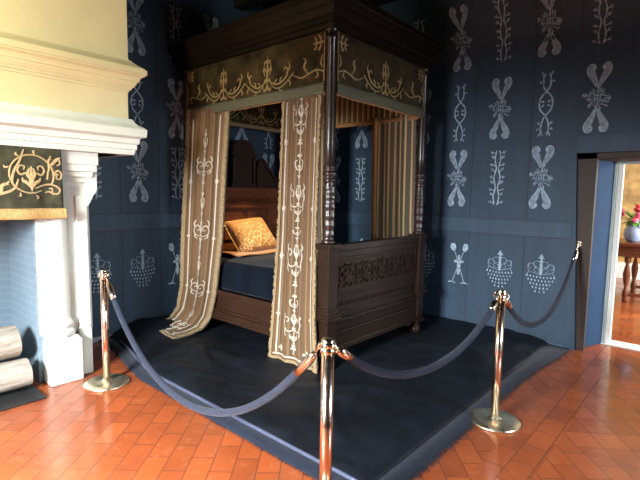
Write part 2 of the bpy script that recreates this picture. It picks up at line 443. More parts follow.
def wall_profile():
    zs = [0, 1.17, 1.34, 2.05, 2.6, 3.2] + [3.2+.9*i/9 for i in range(1, 10)]
    return [(XR-cove(z), z) for z in zs]
def right_section(mb, yA, yB, zmin, zmax, lean=False):
    prof = [p for p in wall_profile() if zmin-1e-6 <= p[1] <= zmax+1e-6]
    b = len(mb.v)
    for (x, z) in prof:
        ye = yB if not lean or z >= 2.05 else yB - .11*(1-z/2.05)
        mb.v += [(x, yA, z), (x, ye, z), (2.85, ye, z), (2.85, yA, z)]
    n = len(prof)
    for i in range(n-1):
        o = b+i*4
        for e in range(4): mb.face((o+e, o+(e+1) % 4, o+4+(e+1) % 4, o+4+e), 0)
    mb.face((b, b+1, b+2, b+3), 0); mb.face((b+(n-1)*4+3, b+(n-1)*4+2, b+(n-1)*4+1, b+(n-1)*4), 0)
wr = MB()
right_section(wr, YH+.3, -1.38, 0, 4.2, lean=True)
right_section(wr, -1.38, -2.55, 2.05, 4.2)
right_section(wr, -2.55, YB-.2, 0, 4.2)
rmap = lambda s, t, h: (XR - cove(t) - h*.6, -s, t)      # s runs to the viewer's right along the wall
cols = [(-.10,0), (-.58,1), (-1.055,0), (-1.53,1), (.40,1), (.87,0), (1.35,1), (1.83,0), (-2.0,0), (-2.5,1)]
for y, k in cols:
    for z, row in ((1.81,0), (2.585,1), (3.41,0)):
        if y < -1.4 and row == 0 and z < 2: continue
        sh = HORN if (row+k) % 2 == 0 else (TWIST if k == 0 else BRANCH)
        if (row+k) % 2 == 0: wr.strokes(sh, rmap, .003, (-y, z), 1.06, [1, 2], wk=1.35)
        else: wr.strokes(sh, rmap, .003, (-y, z), 1.06, [1, 2], wk=1.35)
for y, sh in ((-.17,SPADE), (-.665,DROPS), (-1.11,DROPS), (.30,DROPS), (.8,SPADE), (1.3,DROPS)):
    wr.strokes(sh, rmap, .003, (-y, .77), 1.0, [1, 2], wk=1.3)
for y in (-.285,-.925,.33,.95,1.57,2.1): wr.box(XR-.004, XR+.01, y-.004, y+.004, 0, 1.17, 3); wr.box(XR-.004, XR+.01, y-.004, y+.004, 1.34, 3.2, 3)
wr.box(XR-.012, XR+.01, -1.383, YH, 1.172, 1.338, 4); wr.box(XR-.003, XR+.01, -1.36, YH, 1.162, 1.171, 3); wr.box(XR-.003, XR+.01, -1.36, YH, 1.339, 1.346, 3)
wr.box(XR-.022, XR+.01, -2.6, -1.385, 2.05, 2.215, 4)
for y in (-.285,-.925,-1.36,-1.9,.33,.95,1.57):          # seams following the cove
    for i in range(9):
        z0, z1 = 3.2+.1*i, 3.3+.1*i
        b = len(wr.v)
        wr.v += [(XR-cove(z0)-.004,y-.008,z0),(XR-cove(z0)-.004,y+.008,z0),(XR-cove(z1)-.004,y+.008,z1),(XR-cove(z1)-.004,y-.008,z1)]
        wr.face((b,b+1,b+2,b+3), 3)
st(wr.build('wall_right', WM, fixn=False))

wh = MB().box(XL-.2, 2.85, YH, YH+.3, 0, ZC+.1)
hmap = lambda s, t, h: (s, YH - h*.6, t)
for x, k in ((-.515,0), (-.03,1), (-1.0,1), (.45,0), (.93,1), (1.41,0), (1.89,1)):
    for z, row in ((1.81,0), (2.55,1), (3.40,0)):
        sh = HORN if (row+k) % 2 == 0 else (TWIST if k == 0 else BRANCH)
        wh.strokes(sh, hmap, .003, (x, z), 1.06, [1, 2], wk=1.35)
for x, sh in ((-.99,DROPS), (-.49,DROPS), (-.05,SPADE), (.45,DROPS), (.9,DROPS)): wh.strokes(sh, hmap, .003, (x, .73), 1.0, [1, 2], wk=1.3)
for x in (-.72,-.27,.2,.7): wh.box(x-.004, x+.004, YH-.004, YH+.01, 0, 1.17, 3); wh.box(x-.004, x+.004, YH-.004, YH+.01, 1.34, 4, 3)
wh.box(-1.3, 2.27, YH-.012, YH+.01, 1.172, 1.338, 4); wh.box(-1.3, 2.27, YH-.003, YH+.01, 1.160, 1.171, 3); wh.box(-1.3, 2.27, YH-.003, YH+.01, 1.339, 1.347, 3)
st(wh.build('wall_head', WM))
st(MB().box(-1.40, 2.26, YH-.022, YH, 0, .045).build('baseboard_head', simple('pale_floor_trim', (.30,.32,.36), .6)))
st(MB().box(XR-.018, XR, -1.40, YH-.03, 0, .045).build('baseboard_right', M['rail']))

# left wall with its window; rear wall with a window added for fill light
def wall_with_hole(name, ax, c, t, a0, a1, h0, h1, holes):
    mb = MB(); xs = sorted(holes); cur = a0
    def bx(a, b, z0, z1):
        if ax == 'x': mb.box(min(c, c+t), max(c, c+t), a, b, z0, z1)
        else: mb.box(a, b, min(c, c+t), max(c, c+t), z0, z1)
    for (p, q, z0, z1) in xs:
        bx(cur, p, h0, h1); bx(p, q, h0, z0); bx(p, q, z1, h1); cur = q
    bx(cur, a1, h0, h1)
    return st(mb.build(name, M['plaster']))
WL = [(-1.38, -.22, .85, 2.55)]
wall_with_hole('wall_left', 'x', XL, -.25, YB-.2, YH+.3, 0, ZC+.1, WL)
WB = [(-.35, 1.35, .85, 2.5)]
wall_with_hole('wall_rear', 'y', YB, -.25, XL-.2, 2.85, 0, ZC+.1, WB)
def window(name, ax, c, a0, a1, z0, z1):
    mb = MB()
    def bx(a, b, zz0, zz1):
        if ax == 'x': mb.box(c-.14, c-.08, a, b, zz0, zz1)
        else: mb.box(a, b, c-.14, c-.08, zz0, zz1)
    for a in (a0, (a0+a1)/2-.03, a1-.06): bx(a, a+.06, z0, z1)
    n = 4
    for i in range(n+1):
        z = z0+(z1-z0-.05)*i/n; bx(a0, a1, z, z+.05 if i in (0, n) else z+.03)
    w_ = st(mb.build(name, M['winwood']))
    g = MB()
    if ax == 'x': g.box(c-.113, c-.109, a0, a1, z0, z1)
    else: g.box(a0, a1, c-.113, c-.109, z0, z1)
    g.build('pane', M['glass'], w_)
window('window_1', 'x', XL, -1.38, -.22, .85, 2.55)
window('rear_fill_window', 'y', YB, -.35, 1.35, .85, 2.5)  # unseen window, added to go with the rear fill light

# ------------------------------------------------------------------ doorway and the room beyond
dm = MB()
dm.box(2.33, 2.40, -1.56, -1.36, 0, 2.06, 0)                      # dark casing
dm.box(2.33, 2.40, -2.6, -1.36, 1.99, 2.06, 0)
dm.prism([(2.40,-1.52),(2.75,-1.65),(2.75,-1.40),(2.40,-1.40)], 'z', 0, 2.0, 1)      # splayed blue lining
dm.box(2.40, 2.76, -2.6, -1.40, 1.985, 2.06, 0)
dm.box(2.75, 2.79, -1.675, -1.40, .0, 2.0, 2)
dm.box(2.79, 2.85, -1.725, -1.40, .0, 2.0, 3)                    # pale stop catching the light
dm.box(2.75, 2.85, -2.6, -1.40, 1.96, 2.06, 2)
dm.box(2.74, 2.95, -2.6, -1.60, -.02, .012, 3)                   # pale sill
st(dm.build('door_1', [M['casing'], M['bluepaint'], M['doorgreen'], M['doorwhite']], bevel=.004))
st(MB().box(2.80, 8.2, -5.2, 1.2, -.1, 0).build('floor_far', M['tiles']))
fw = MB().box(8.0, 8.2, -5.2, 1.2, 0, 3.2)
st(fw.build('wall_far', M['farwall']))
st(MB().box(7.96, 8.0, -5.0, 1.0, 0, .32).build('baseboard_far', M['doorwhite']))
st(MB().box(2.85, 8.2, 1.0, 1.2, 0, 3.2).build('wall_far_left', M['farplaster']))
st(MB().box(2.85, 8.2, -5.2, -5.0, 0, 3.2).build('wall_far_right', M['farplaster']))
st(MB().box(2.85, 8.2, -5.2, 1.2, 3.2, 3.3).build('ceiling_far', M['farplaster']))
tx, ty, tz = 5.75, -2.10, .93
tb = thing('side_table', (tx, ty, 0), 'red-brown wooden table with turned legs seen through the doorway', 'table')
MB().box(tx-.50, tx+.65, ty-.95, ty+.95, tz-.05, tz).build('table_top', M['tablewood'], tb, bevel=.01)
MB().box(tx-.42, tx+.57, ty-.90, ty+.90, tz-.22, tz-.05).build('apron', M['tablewood'], tb, bevel=.005)
for sx in (-.36, .50):
    for sy in (-.60, .60):
        MB().lathe([(.03,0),(.045,.03),(.03,.07),(.045,.1),(.045,.18),(.022,.22),(.045,.36),(.052,.45),(.03,.56),(.02,.6),(.045,.63),(.045,.75)], (tx+sx, ty+sy, 0), 14).build('leg', M['tablewood'], tb)
for q in (-.36, .50): MB().box(tx+q-.02, tx+q+.02, ty-.6, ty+.6, .1, .15).build('stretcher', M['tablewood'], tb, bevel=.004)
vx, vy = 5.55, -1.52
fl = thing('flower_vase', (vx, vy, tz), 'blue-grey vase of pink flowers and green leaves on the far table', 'flowers')
MB().lathe([(.06,0),(.10,.03),(.13,.12),(.12,.2),(.07,.27),(.06,.30),(.075,.33)], (vx, vy, tz), 20).build('vase', M['bluecloth'], fl)
lf = MB()
for i in range(70):
    a = random.uniform(0, 2*pi); e = random.uniform(-.6, .9); L = random.uniform(.12, .26)
    p = Vector((vx, vy, tz+.34)) ; d = Vector((cos(a)*cos(e), sin(a)*cos(e), sin(e)))
    q = p + d*L; s = d.cross(Vector((0,0,1))).normalized()*.035
    b = len(lf.v); lf.v += [tuple(p+d*.03), tuple(p+d*L*.6+s), tuple(q), tuple(p+d*L*.6-s)]; lf.face((b,b+1,b+2,b+3))
lf.build('foliage', M['leaf'], fl)
for i in range(24):
    a = random.uniform(0, 2*pi); e = random.uniform(-.1, 1.2); L = random.uniform(.16, .30)
    c = (vx+cos(a)*cos(e)*L, vy+sin(a)*cos(e)*L, tz+.36+sin(e)*L)
    MB().lathe([(.008,-.03),(.035,-.01),(.05,.015),(.04,.035),(.02,.03)], c, 10, rad=lambda r, z, an: r*(1+.18*sin(5*an))).build('blossom', M['pink'] if i % 3 else M['red'], fl)

# ------------------------------------------------------------------ fireplace on the head wall
fp = thing('fireplace', (-2.45, YH-.5, 0), 'tall cream and white stone fireplace with moulded hood', 'fireplace')
FX0, FX1 = -3.83, -1.07           # hood body left and right
FY = 1.40
MB().box(FX0, FX1+.01, FY, YH, 2.66, ZC).build('hood', M['cream'], fp, bevel=.006)
MB().box(FX0, FX1, FY, YH, 2.15, 2.48).build('frieze', M['cream'], fp, bevel=.004)
def ogee(z0, z1, out):            # outward profile of a cornice from z0 (under) to z1 (top)
    h = z1-z0
    return [(-.06,z0),(.012,z0),(.016,z0+.07*h),(.03,z0+.075*h),(.03,z0+.11*h),(out*.34,z0+.16*h),(out*.48,z0+.25*h),(out*.50,z0+.30*h),(out*.60,z0+.305*h),(out*.60,z0+.36*h),(out*.70,z0+.43*h),(out*.86,z0+.475*h),(out*.90,z0+.48*h),(out*.90,z0+.52*h),(out,z0+.525*h),(out,z0+.66*h),(out*.90,z0+.665*h),(out*.90,z0+.70*h),(out*.76,z0+.75*h),(out*.58,z0+.80*h),(out*.42,z0+.86*h),(out*.26,z0+.92*h),(out*.24,z0+.95*h),(out*.12,z0+.955*h),(out*.12,z0+h),(-.06,z0+h)]
MB().ring(ogee(2.44, 2.72, .125), FX0, FX1-.01, FY, YH+.3).build('upper_cornice', M['cream'], fp)
def mantel_prof():
    o = .10
    return [(-.3,1.905),(.02,1.905),(.028,1.93),(.03,1.945),(.04,1.95),(.04,1.99),(.055,2.0),(.06,2.04),(.075,2.05),(.095,2.055),(o,2.06),(o+.005,2.12),(o-.01,2.135),(o-.04,2.15),(.035,2.175),(.015,2.21),(-.3,2.21)]
MB().ring(mantel_prof(), FX0, FX1, FY-.02, YH+.3).box(FX0+.05, FX1-.05, FY+.02, YH, 1.905, 2.15).build('mantel_cornice', M['white'], fp)
MB().box(-3.13, -1.77, FY+.06, FY+.3, 1.62, 1.905).build('lintel', M['white'], fp, bevel=.005)
def jamb(sg):
    c = -2.45
    X = lambda x: c + sg*(x-c)
    def bx(mb, x0, x1, *a): mb.box(min(X(x0), X(x1)), max(X(x0), X(x1)), *a)
    pl = MB(); bx(pl, -1.765, -1.51, FY, FY+.3, 0, .36); bx(pl, -1.51, -1.395, FY+.09, YH, 0, .42)
    bx(pl, -1.755, -1.53, FY+.012, FY+.3, .36, .385)
    pl.build('plinth', M['white'], fp, bevel=.012)
    sh = MB(); bx(sh, -1.785, -1.385, FY+.10, YH, .40, 1.62)
    bx(sh, -1.505, -1.41, FY+.07, FY+.2, .42, 1.55)
    sh.build('jamb_pier', M['white'], fp, bevel=.01)
    cl = MB(); cx, cy = X(-1.64), FY+.11
    cl.lathe([(.112,.385),(.118,.40),(.118,.43),(.100,.445),(.098,.46),(.110,.475),(.110,.50),(.092,.52),(.084,.56),(.082,1.48),(.084,1.50),(.098,1.515),(.098,1.535),(.086,1.55),(.090,1.60),(.112,1.66)], (cx, cy, 0), 8)
    cl.build('half_column', M['white'], fp, bevel=.006)
    cp = MB()
    for z0, z1, e in ((1.60,1.655,.0),(1.655,1.70,.03),(1.70,1.745,.055),(1.745,1.80,.08),(1.80,1.905,.09)):
        bx(cp, -1.785, -1.42+e, FY+.10-e*.9, YH, z0, z1)
    # stepped scroll bracket on the outer side
    pts = [(-1.42,1.47),(-1.405,1.455),(-1.385,1.49),(-1.36,1.545),(-1.335,1.57),(-1.325,1.60),(-1.325,1.86),(-1.42,1.86)]
    cp.prism([(X(x), z) for x, z in pts], 'y', FY+.07, FY+.35)
    cp.build('capital', M['white'], fp, bevel=.006)
jamb(1); jamb(-1)
fb = MB().box(-1.80, -1.70, FY+.16, YH, 0, 1.9).box(-3.2, -3.115, FY+.16, YH, 0, 1.9).box(-3.2, -1.7, YH-.08, YH-.005, 0, 1.9).box(-3.115, -1.785, FY+.3, YH, 1.86, 1.9)
fb.build('firebox', M['firebrick'], fp)
hp = MB().box(-3.05, -1.86, 1.215, 2.2, 0, .018).build('hearth_plate', M['iron'], bevel=.004)
tag(hp, 'flat black iron hearth plate on the tiles under the logs', 'hearth plate')
def log(x0, x1, y, z, r, sd, rot, label):
    rnd = random.Random(sd); ph = [rnd.uniform(0, 6.28) for _ in range(4)]
    lg = thing('firewood_log', ((x0+x1)/2, y, z-r), label, 'log', 'logs in the fireplace')
    mb = MB(); b = 0; n, k = 28, 14
    def P(i, j):
        a = 2*pi*i; t = j
        rr = r*(1+.07*sin(2*a+ph[0]+t*1.2)+.05*sin(3*a+ph[1]-t)+.025*sin(7*a+ph[2]+3*t))
        x = x0+(x1-x0)*t; off = (t-1)*(x1-x0)
        return (x, y + rr*cos(a) + off*math.tan(rot), z + rr*sin(a) + .02*sin(3*t+ph[3])*0)
    mb.grid(P, n, k)
    mb.build('bark', M['log'], lg, fixn=True)
    e = MB(); e.v.append((x1+.004, y, z)); 
    for i in range(n): q = P(i/n, 1.0); e.v.append((q[0]+.002, q[1], q[2]))
    for i in range(n): e.face((0, 1+i, 1+(i+1) % n))
    e.build('cut_end', M['logend'], lg)
log(-3.0, -1.90, 1.50, .142, .118, 1, 0.0, 'pale weathered log lying lowest on the black hearth plate')
log(-3.0, -1.935, 1.625, .378, .130, 2, 0.0, 'pale weathered log resting on top of the lower log')

# embroidered pelmet hanging from the mantel
mv = thing('mantel_pelmet', (-2.45, FY-.02, 1.41), 'dark velvet mantel pelmet with gold scroll embroidery over the hearth', 'pelmet')
PX0, PX1 = -3.25, -1.635
def pmap(s, t, h=0):
    w = .012*sin(s*19)*max(0, (1.90-t)/.45) + .006*sin(s*41+1)*max(0, (1.90-t)/.45)
    return (s, FY - .026 - w - h, t)
MB().grid(lambda u, v: pmap(PX0+(PX1-PX0)*u, 1.905-.485*v), 90, 10).build('velvet', M['velvetg'], mv, solid=.008)
def fringe_fn(u, v):
    s = PX0-.005+(PX1-PX0+.02)*u; b = .014*sin(v*pi)
    return (s, FY-.03-b-.012*sin(s*19)-.004*abs(sin(u*420)), 1.445-.078*v)
MB().grid(fringe_fn, 500, 6).build('fringe', M['goldfringe'], mv, solid=.012)
def scroll_unit():
    L = [(spiral(0, 0, .155, .135, -30, 300, 22), [.010]+[.017]*20+[.014]*2)]
    for s in (-1, 1):
        L.append(([(s*x, y) for x, y in [(0,-.03),(.03,.01),(.07,.0),(.09,.03),(.075,.065),(.045,.06),(.05,.035)]], [.02,.02,.022,.022,.018,.014,.012]))
        L.append(([(0,-.10),(s*.03,-.06),(s*.055,-.045),(s*.06,-.02)], [.02,.035,.03,.008]))
        L.append(([(0,-.04),(s*.025,0),(s*.012,.05)], [.02,.03,.01]))
    L.append(([(0,-.125),(0,-.05),(0,.06)], [.006,.05,.012]))
    for k in range(9):
        a = 40*k; x, y = .155*cos(R(a)), .155*sin(R(a)); e = 1.2
        L.append(([(x, y), (x*1.12-.012*sin(R(a)), y*1.12+.012*cos(R(a))), (x*1.2, y*1.2)], [.012,.02,.006]))
    return L
emb = MB()
SU = scroll_unit()
pm = lambda s, t, h: pmap(s, t, h+.006)
for i, cx in enumerate((-1.85, -2.34, -2.83)):
    emb.strokes(SU, pm, .006, (cx, 1.70), 1.0, wk=.72)
    nx = cx-.245
    emb.strokes([([(.16,-.05),(.12,-.13),(0,-.17),(-.12,-.155),(-.2,-.1)], [.012,.018,.02,.018,.012]),
                 ([(.20,.17),(.17,.08),(.13,0),(.12,-.08),(.16,-.13)], [.008,.016,.018,.016,.01])], pm, .006, (nx, 1.715), 1.0)
    emb.strokes([([(-.02,-.17),(.0,-.11),(-.03,-.07)], [.02,.03,.01]), ([(.02,-.17),(.03,-.10),(.07,-.09)], [.02,.026,.01])], pm, .006, (nx+.03, 1.715))
# right-hand corner sprays
emb.strokes([([(.155,-.06),(.165,.02),(.20,.10),(.25,.15),(.27,.10),(.24,.08)], [.016,.016,.016,.016,.014,.012]),
             ([(.17,.04),(.17,.12),(.19,.17)], [.014,.016,.01]),
             ([(.20,.08),(.25,.14),(.275,.16)], [.012,.016,.01]),
             ([(.21,.0),(.25,.03),(.28,.0),(.27,-.05),(.235,-.05),(.235,-.02)], [.012,.016,.016,.016,.014,.012]),
             ([(.04,-.15),(.15,-.11),(.22,-.12),(.26,-.16),(.24,-.20),(.19,-.19),(.2,-.17)], [.012,.018,.018,.018,.016,.014,.01]),
             ([(.13,-.19),(.17,-.18),(.21,-.21)], [.01,.016,.01])], pm, .006, (-1.86, 1.715), .78)
emb.build('embroidery', M['palegold'], mv)

# ------------------------------------------------------------------ cloth on the floor
def wr_noise(x, y):
    return (.010*sin(3.1*x+1.7*y)*sin(2.3*y-1.1*x+.6)+.006*sin(7.3*x-4.1*y+1)*sin(5.2*y+2.2*x)+.004*sin(13*x+9*y)*sin(11*y-7*x))
def smooth(a, b, x):
    t = max(0, min(1, (x-a)/(b-a))); return t*t*(3-2*t)
def edgeL(y): return -1.205 + .05*(y+1.35)/1.3*0 + (.20*smooth(.9, 2.2, y))
rug = thing('border_carpet', (.5, .4, 0), 'navy velvet-bordered carpet with frayed edge under the black cloth', 'carpet')
def rugf(u, v):
    y = -1.35+(2.30+1.35)*v; x0 = edgeL(y); x = x0+(2.25-x0)*u
    y -= .085*smooth(1.0,2.2,x)*(1-v)
    return (x, y, .012+.002*sin(30*x)*sin(27*y))
MB().grid(rugf, 40, 40).build('pile', M['navyband'], rug, solid=.012)
fr = MB()
for i in range(520):                                        # frayed threads on the front edge
    x = -1.19+3.4*i/520+random.uniform(-.003,.003); L = random.uniform(.02,.06); a = random.uniform(-.5,.5)
    b = len(fr.v); ye = -1.345-.085*smooth(1.0,2.2,x); fr.v += [(x-.005,ye,.014),(x+.005,ye,.014),(x+a*L+.001,ye-L,.004),(x+a*L-.001,ye-L,.004)]; fr.face((b,b+1,b+2,b+3))
for i in range(300):
    y = -1.34+3.2*i/300; x = edgeL(y); L = random.uniform(.004,.022); a = random.uniform(-.5,.5)
    b = len(fr.v); fr.v += [(x+.01,y-.006,.014),(x+.01,y+.006,.014),(x-L,y+a*L+.001,.004),(x-L,y+a*L-.001,.004)]; fr.face((b,b+1,b+2,b+3))
tag(fr.build('fringe', M['navyband'], rug), kind='stuff')
rd = MB()
rd.tube([(edgeL(y)+.115, y, .026) for y in [-1.22+.1*i for i in range(34)]], .012, 8)
rd.build('edge_ridge', simple('blue_fold_sheen', (.045,.06,.11), .55, sheen=.1), rug)  # crease ridge in the velvet; its paler blue paints in the sheen
def cloth(u, v):
    y = -1.235+(2.31+1.235)*v; x0 = edgeL(y)+.115; x = x0+(2.255-x0)*u
    d = min((x-x0)/.06, (y+1.235)/.06, 1); d = max(0, min(1, d))
    z = .022 + .012*d + max(-.006, wr_noise(x*1.3, y*1.3))*d*1.0
    z += .10*smooth(1.75, 2.3, y)*smooth(-.95,-.55,x)*(1-smooth(-.2,.2,x))      # bunched against the head wall
    z += .035*smooth(2.02, 2.24, x)*smooth(-1.3,-1.0,y)
    z += d*1.5*(.010*max(0,sin(9*x+5*y+1.5*sin(3*y)))**3+.008*max(0,sin(-6*x+11*y+2*sin(2.5*x)))**4)*(.4+.6*sin(1.7*x+2.1*y)**2)
    # ridges of drawn cloth
    for (ax, ay, bx_, by, h, w) in ((-.7,.2,-.95,1.1,.016,.05),(-.5,-.3,-1.0,.4,.012,.04),(.9,-1.0,1.9,-.75,.035,.08),(1.1,-1.1,1.5,-.55,.03,.05),(-.3,-.8,-.9,-1.0,.014,.05),(.3,-.9,.9,-.5,.02,.05),(-.2,-.5,-.8,-.75,.018,.04),(-.9,-.9,-.3,-.2,.02,.05),(.5,-1.15,1.3,-.95,.022,.04),(-.75,.6,-.35,1.5,.022,.05),(1.5,-1.0,2.1,-1.1,.03,.05)):
        dx, dy = bx_-ax, by-ay; L2 = dx*dx+dy*dy; t = max(0, min(1, ((x-ax)*dx+(y-ay)*dy)/L2))
        q = sqrt((x-ax-t*dx)**2+(y-ay-t*dy)**2); z += h*exp(-(q/w)**2)*sin(pi*max(.08, min(.92, t)))*d
    for px, py in ((0,0),(1.56,0),(0,2.16),(1.56,2.16)):                       # pressed flat under the bed feet
        q = sqrt((x-px)**2+(y-py)**2); k = smooth(.10,.25,q); z = z*k+.03*(1-k)
    return (x, y, z)
ct = MB().grid(cloth, 130, 130).build('floor_cloth', M['blackcloth'], solid=.006)
tag(ct, 'wrinkled black cloth spread on the floor under the four-poster bed', 'cloth')

# ------------------------------------------------------------------ four-poster bed
W, LB = 1.56, 2.16
bed = thing('four_poster_bed', (W/2, LB/2, 0), 'tall dark carved wooden four-poster bed with embroidered canopy', 'bed')
def post(x, y):
    p = MB()
    p.box(x-.064, x+.064, y-.064, y+.064, .60, 1.13)
    for z0, z1, h in ((.50,.515,.098),(.515,.545,.092),(.545,.575,.078),(.575,.60,.070)): p.box(x-h, x+h, y-h, y+h, z0, z1)
    p.box(x-.060, x+.060, y-.060, y+.060, .19, .50)
    for z0, z1, h in ((.165,.20,.078),(1.11,1.13,.074),(1.13,1.165,.080)): p.box(x-h, x+h, y-h, y+h, z0, z1)
    o = p.build('post_pedestal', M['wood'], bed, bevel=.004)
    MB().lathe([(.03,.03),(.05,.035),(.064,.06),(.066,.085),(.058,.115),(.038,.135),(.036,.15),(.05,.165)], (x, y, 0), 20).build('bun_foot', M['wood'], o)
    def leaf(r, z, a):
        return r*(1+.10*sin(6*a+38*z)*sin(6*a-38*z)) if 1.22 < z < 1.66 else r
    prof = [(.060,1.165),(.062,1.18),(.050,1.20)] + [(.046+.006*sin((z-1.2)/.5*pi), z) for z in [1.21+.0125*i for i in range(38)]] + [(.044,1.69),(.052,1.70),(.055,1.715),(.045,1.73),(.045,1.745),(.057,1.755),(.057,1.775),(.045,1.79),(.045,1.80),(.054,1.81),(.054,1.825),(.046,1.84)] + [(.048,2.0),(.046,2.4),(.042,2.86),(.050,2.875),(.052,2.90),(.042,2.91),(.056,2.94),(.062,2.97)]
    MB().lathe(prof, (x, y, 0), 36, rad=leaf).build('post_column', M['column'], bed)
for x, y in ((0,0),(W,0),(0,LB),(W,LB)): post(x, y)
# footboard
fbd = MB()
fbd.box(.05, W-.05, -.025, .03, .26, 1.10)
fbd.box(.05, W-.05, -.05, .055, 1.09, 1.15); fbd.box(.05, W-.05, -.042, .045, 1.03, 1.09); fbd.box(.05, W-.05, -.034, .04, 1.0, 1.03)
fbd.box(.05, W-.05, -.036, .03, .68, .74); fbd.box(.05, W-.05, -.044, .03, .715, .73)
fbd.box(.05, W-.05, -.05, .03, .44, .48); fbd.box(.05, W-.05, -.062, .03, .455, .47); fbd.box(.05, W-.05, -.04, .03, .48, .54)
fbd.box(.05, W-.05, -.045, .04, .19, .34); fbd.box(.05, W-.05, -.06, .04, .19, .24); fbd.box(.05, W-.05, -.052, .03, .335, .365)
fbd.box(.06, .115, -.036, .03, .72, 1.03); fbd.box(W-.115, W-.06, -.036, .03, .72, 1.03)
fo = fbd.build('footboard', M['woodx'], bed, bevel=.005)
fmap = lambda s, t, h: (s, -.024-h, t)
cv = MB()
def carve_unit():
    L = []
    for s in (-1, 1):
        L.append(([(s*x, y) for x, y in spiral(.075, .0, .095, .018, 170, -330, 22)], [.014]*20+[.018]*3))
        L.append(([(0,-.09),(s*.03,-.05),(s*.02,0),(s*.035,.05),(0,.09)], [.012,.025,.016,.025,.012]))
        for k in range(7):
            a = 50*k; x, y = .075+.085*cos(R(a)), .085*sin(R(a)); L.append(([(s*x, y), (s*(x+.02*cos(R(a+40))), y+.02*sin(R(a+40))), (s*(x+.034*cos(R(a))), y+.03*sin(R(a)))], [.014,.022,.006]))
        L.append(([(s*.06,0),(s*.075,.012),(s*.09,0),(s*.075,-.012),(s*.06,0)], .014))
    L.append(([(0,-.1),(0,0),(0,.1)], [.01,.03,.01]))
    return L
CU = carve_unit()
for i in range(5): cv.strokes(CU, fmap, .018, (.26+.26*i, .865), .98)
cv.box(.115, W-.115, -.032, -.02, .985, 1.0); cv.box(.115, W-.115, -.032, -.02, .735, .748)
cv.build('carved_panel', M['wood'], fo)
c2 = MB()
for i in range(22):
    x = .13+.06*i
    c2.strokes([([(-.022,-.015),(0,.02),(.022,-.015)], .010), (arc(0,-.008,.008,.008,0,330,6), .008)], fmap, .010, (x, .605))
c2.build('carved_band', M['wood'], fo)
# side rails
for x, sg in ((0,-1),(W,1)):
    r = MB()
    def sb(o, z0, z1): r.box(min(x-sg*.03, x+sg*o), max(x-sg*.03, x+sg*o), .05, LB-.05, z0, z1)
    sb(.020,.20,.53); sb(.050,.49,.53); sb(.038,.47,.49); sb(.045,.20,.29); sb(.034,.29,.32); sb(.052,.20,.235)
    r.build('side_rail', M['woodred'] if False else mat_wood('rail_oak', (.032,.015,.009), .4), bed, bevel=.004)
# headboard
hb = MB().box(.05, W-.05, 2.10, 2.19, .25, 1.44)
hb.box(.05, W-.05, 2.06, 2.19, 1.40, 1.435); hb.box(.05, W-.05, 2.085, 2.19, 1.435, 1.545); hb.box(.05, W-.05, 2.05, 2.20, 1.545, 1.60); hb.box(.05, W-.05, 2.035, 2.20, 1.60, 1.66)
for i in range(4): hb.box(.10+.36*i, .38+.36*i, 2.085, 2.11, 1.0, 1.37)
ho = hb.build('headboard', M['woodred'], bed, bevel=.005)
hf = MB(); hm = lambda s, t, h: (s, 2.084-h, t)
for i in range(13):
    hf.strokes([([(-.045,-.03),(-.03,.02),(0,.035),(.03,.02),(.045,-.03)], .012), (arc(0,-.005,.015,.015,0,330,8), .012), ([(0,-.03),(0,.03)], .01)], hm, .012, (.13+.108*i, 1.49))
hf.build('carved_frieze', M['woodred'], ho)
hc = MB(); xc = W/2
hc.box(xc-.20, xc+.20, 2.09, 2.19, 1.66, 1.72); hc.box(xc-.15, xc+.15, 2.11, 2.19, 1.72, 2.06); hc.box(xc-.21, xc+.21, 2.08, 2.19, 2.06, 2.10); hc.box(xc-.17, xc+.17, 2.09, 2.19, 2.10, 2.14)
for s in (-1, 1):
    hc.lathe([(.028,1.72),(.022,1.75),(.022,2.0),(.03,2.05)], (xc+s*.165, 2.10, 0), 12)
    hc.prism([(xc+s*x, z) for x, z in catmull([(.24,1.66),(.24,1.98),(.30,2.03),(.37,1.99),(.44,1.90),(.55,1.79),(.68,1.72),(.70,1.66)], 5)], 'y', 2.12, 2.18)
    hc.tube([(xc+s*x, 2.11, z) for x, z in catmull([(.26,1.96),(.30,2.04),(.37,2.0),(.44,1.91),(.55,1.80),(.69,1.72)], 6)], .022, 10)
hc.prism([(xc+x, z) for x, z in arc(0, 2.14, .17, .13, 0, 180, 14)], 'y', 2.10, 2.18)
hc.build('carved_crest', mat_wood('crest_oak', (.030,.016,.012), .45), ho)
# slats holding the mattress
sl = MB()
for i in range(12): sl.box(.04, W-.04, .12+.165*i, .21+.165*i, .40, .43)
sl.build('slat_base', M['wood'], bed)
# tester, cornice
MB().box(-.05, W+.05, -.05, LB+.05, 3.02, 3.06).build('tester', M['wood'], bed)
corn = [(-.06,2.95),(.065,2.95),(.07,2.985),(.085,2.99),(.085,3.03),(.10,3.04),(.115,3.08),(.12,3.10),(.12,3.115),(.13,3.14),(.14,3.17),(.15,3.18),(.15,3.225),(.14,3.235),(-.06,3.235)]
MB().ring(corn, 0, W, 0, LB).build('cornice', mat_wood('shade_darkened_oak', (.009,.0052,.0036), .45), bed)  # cornice oak darkened so its colour carries the shade up there
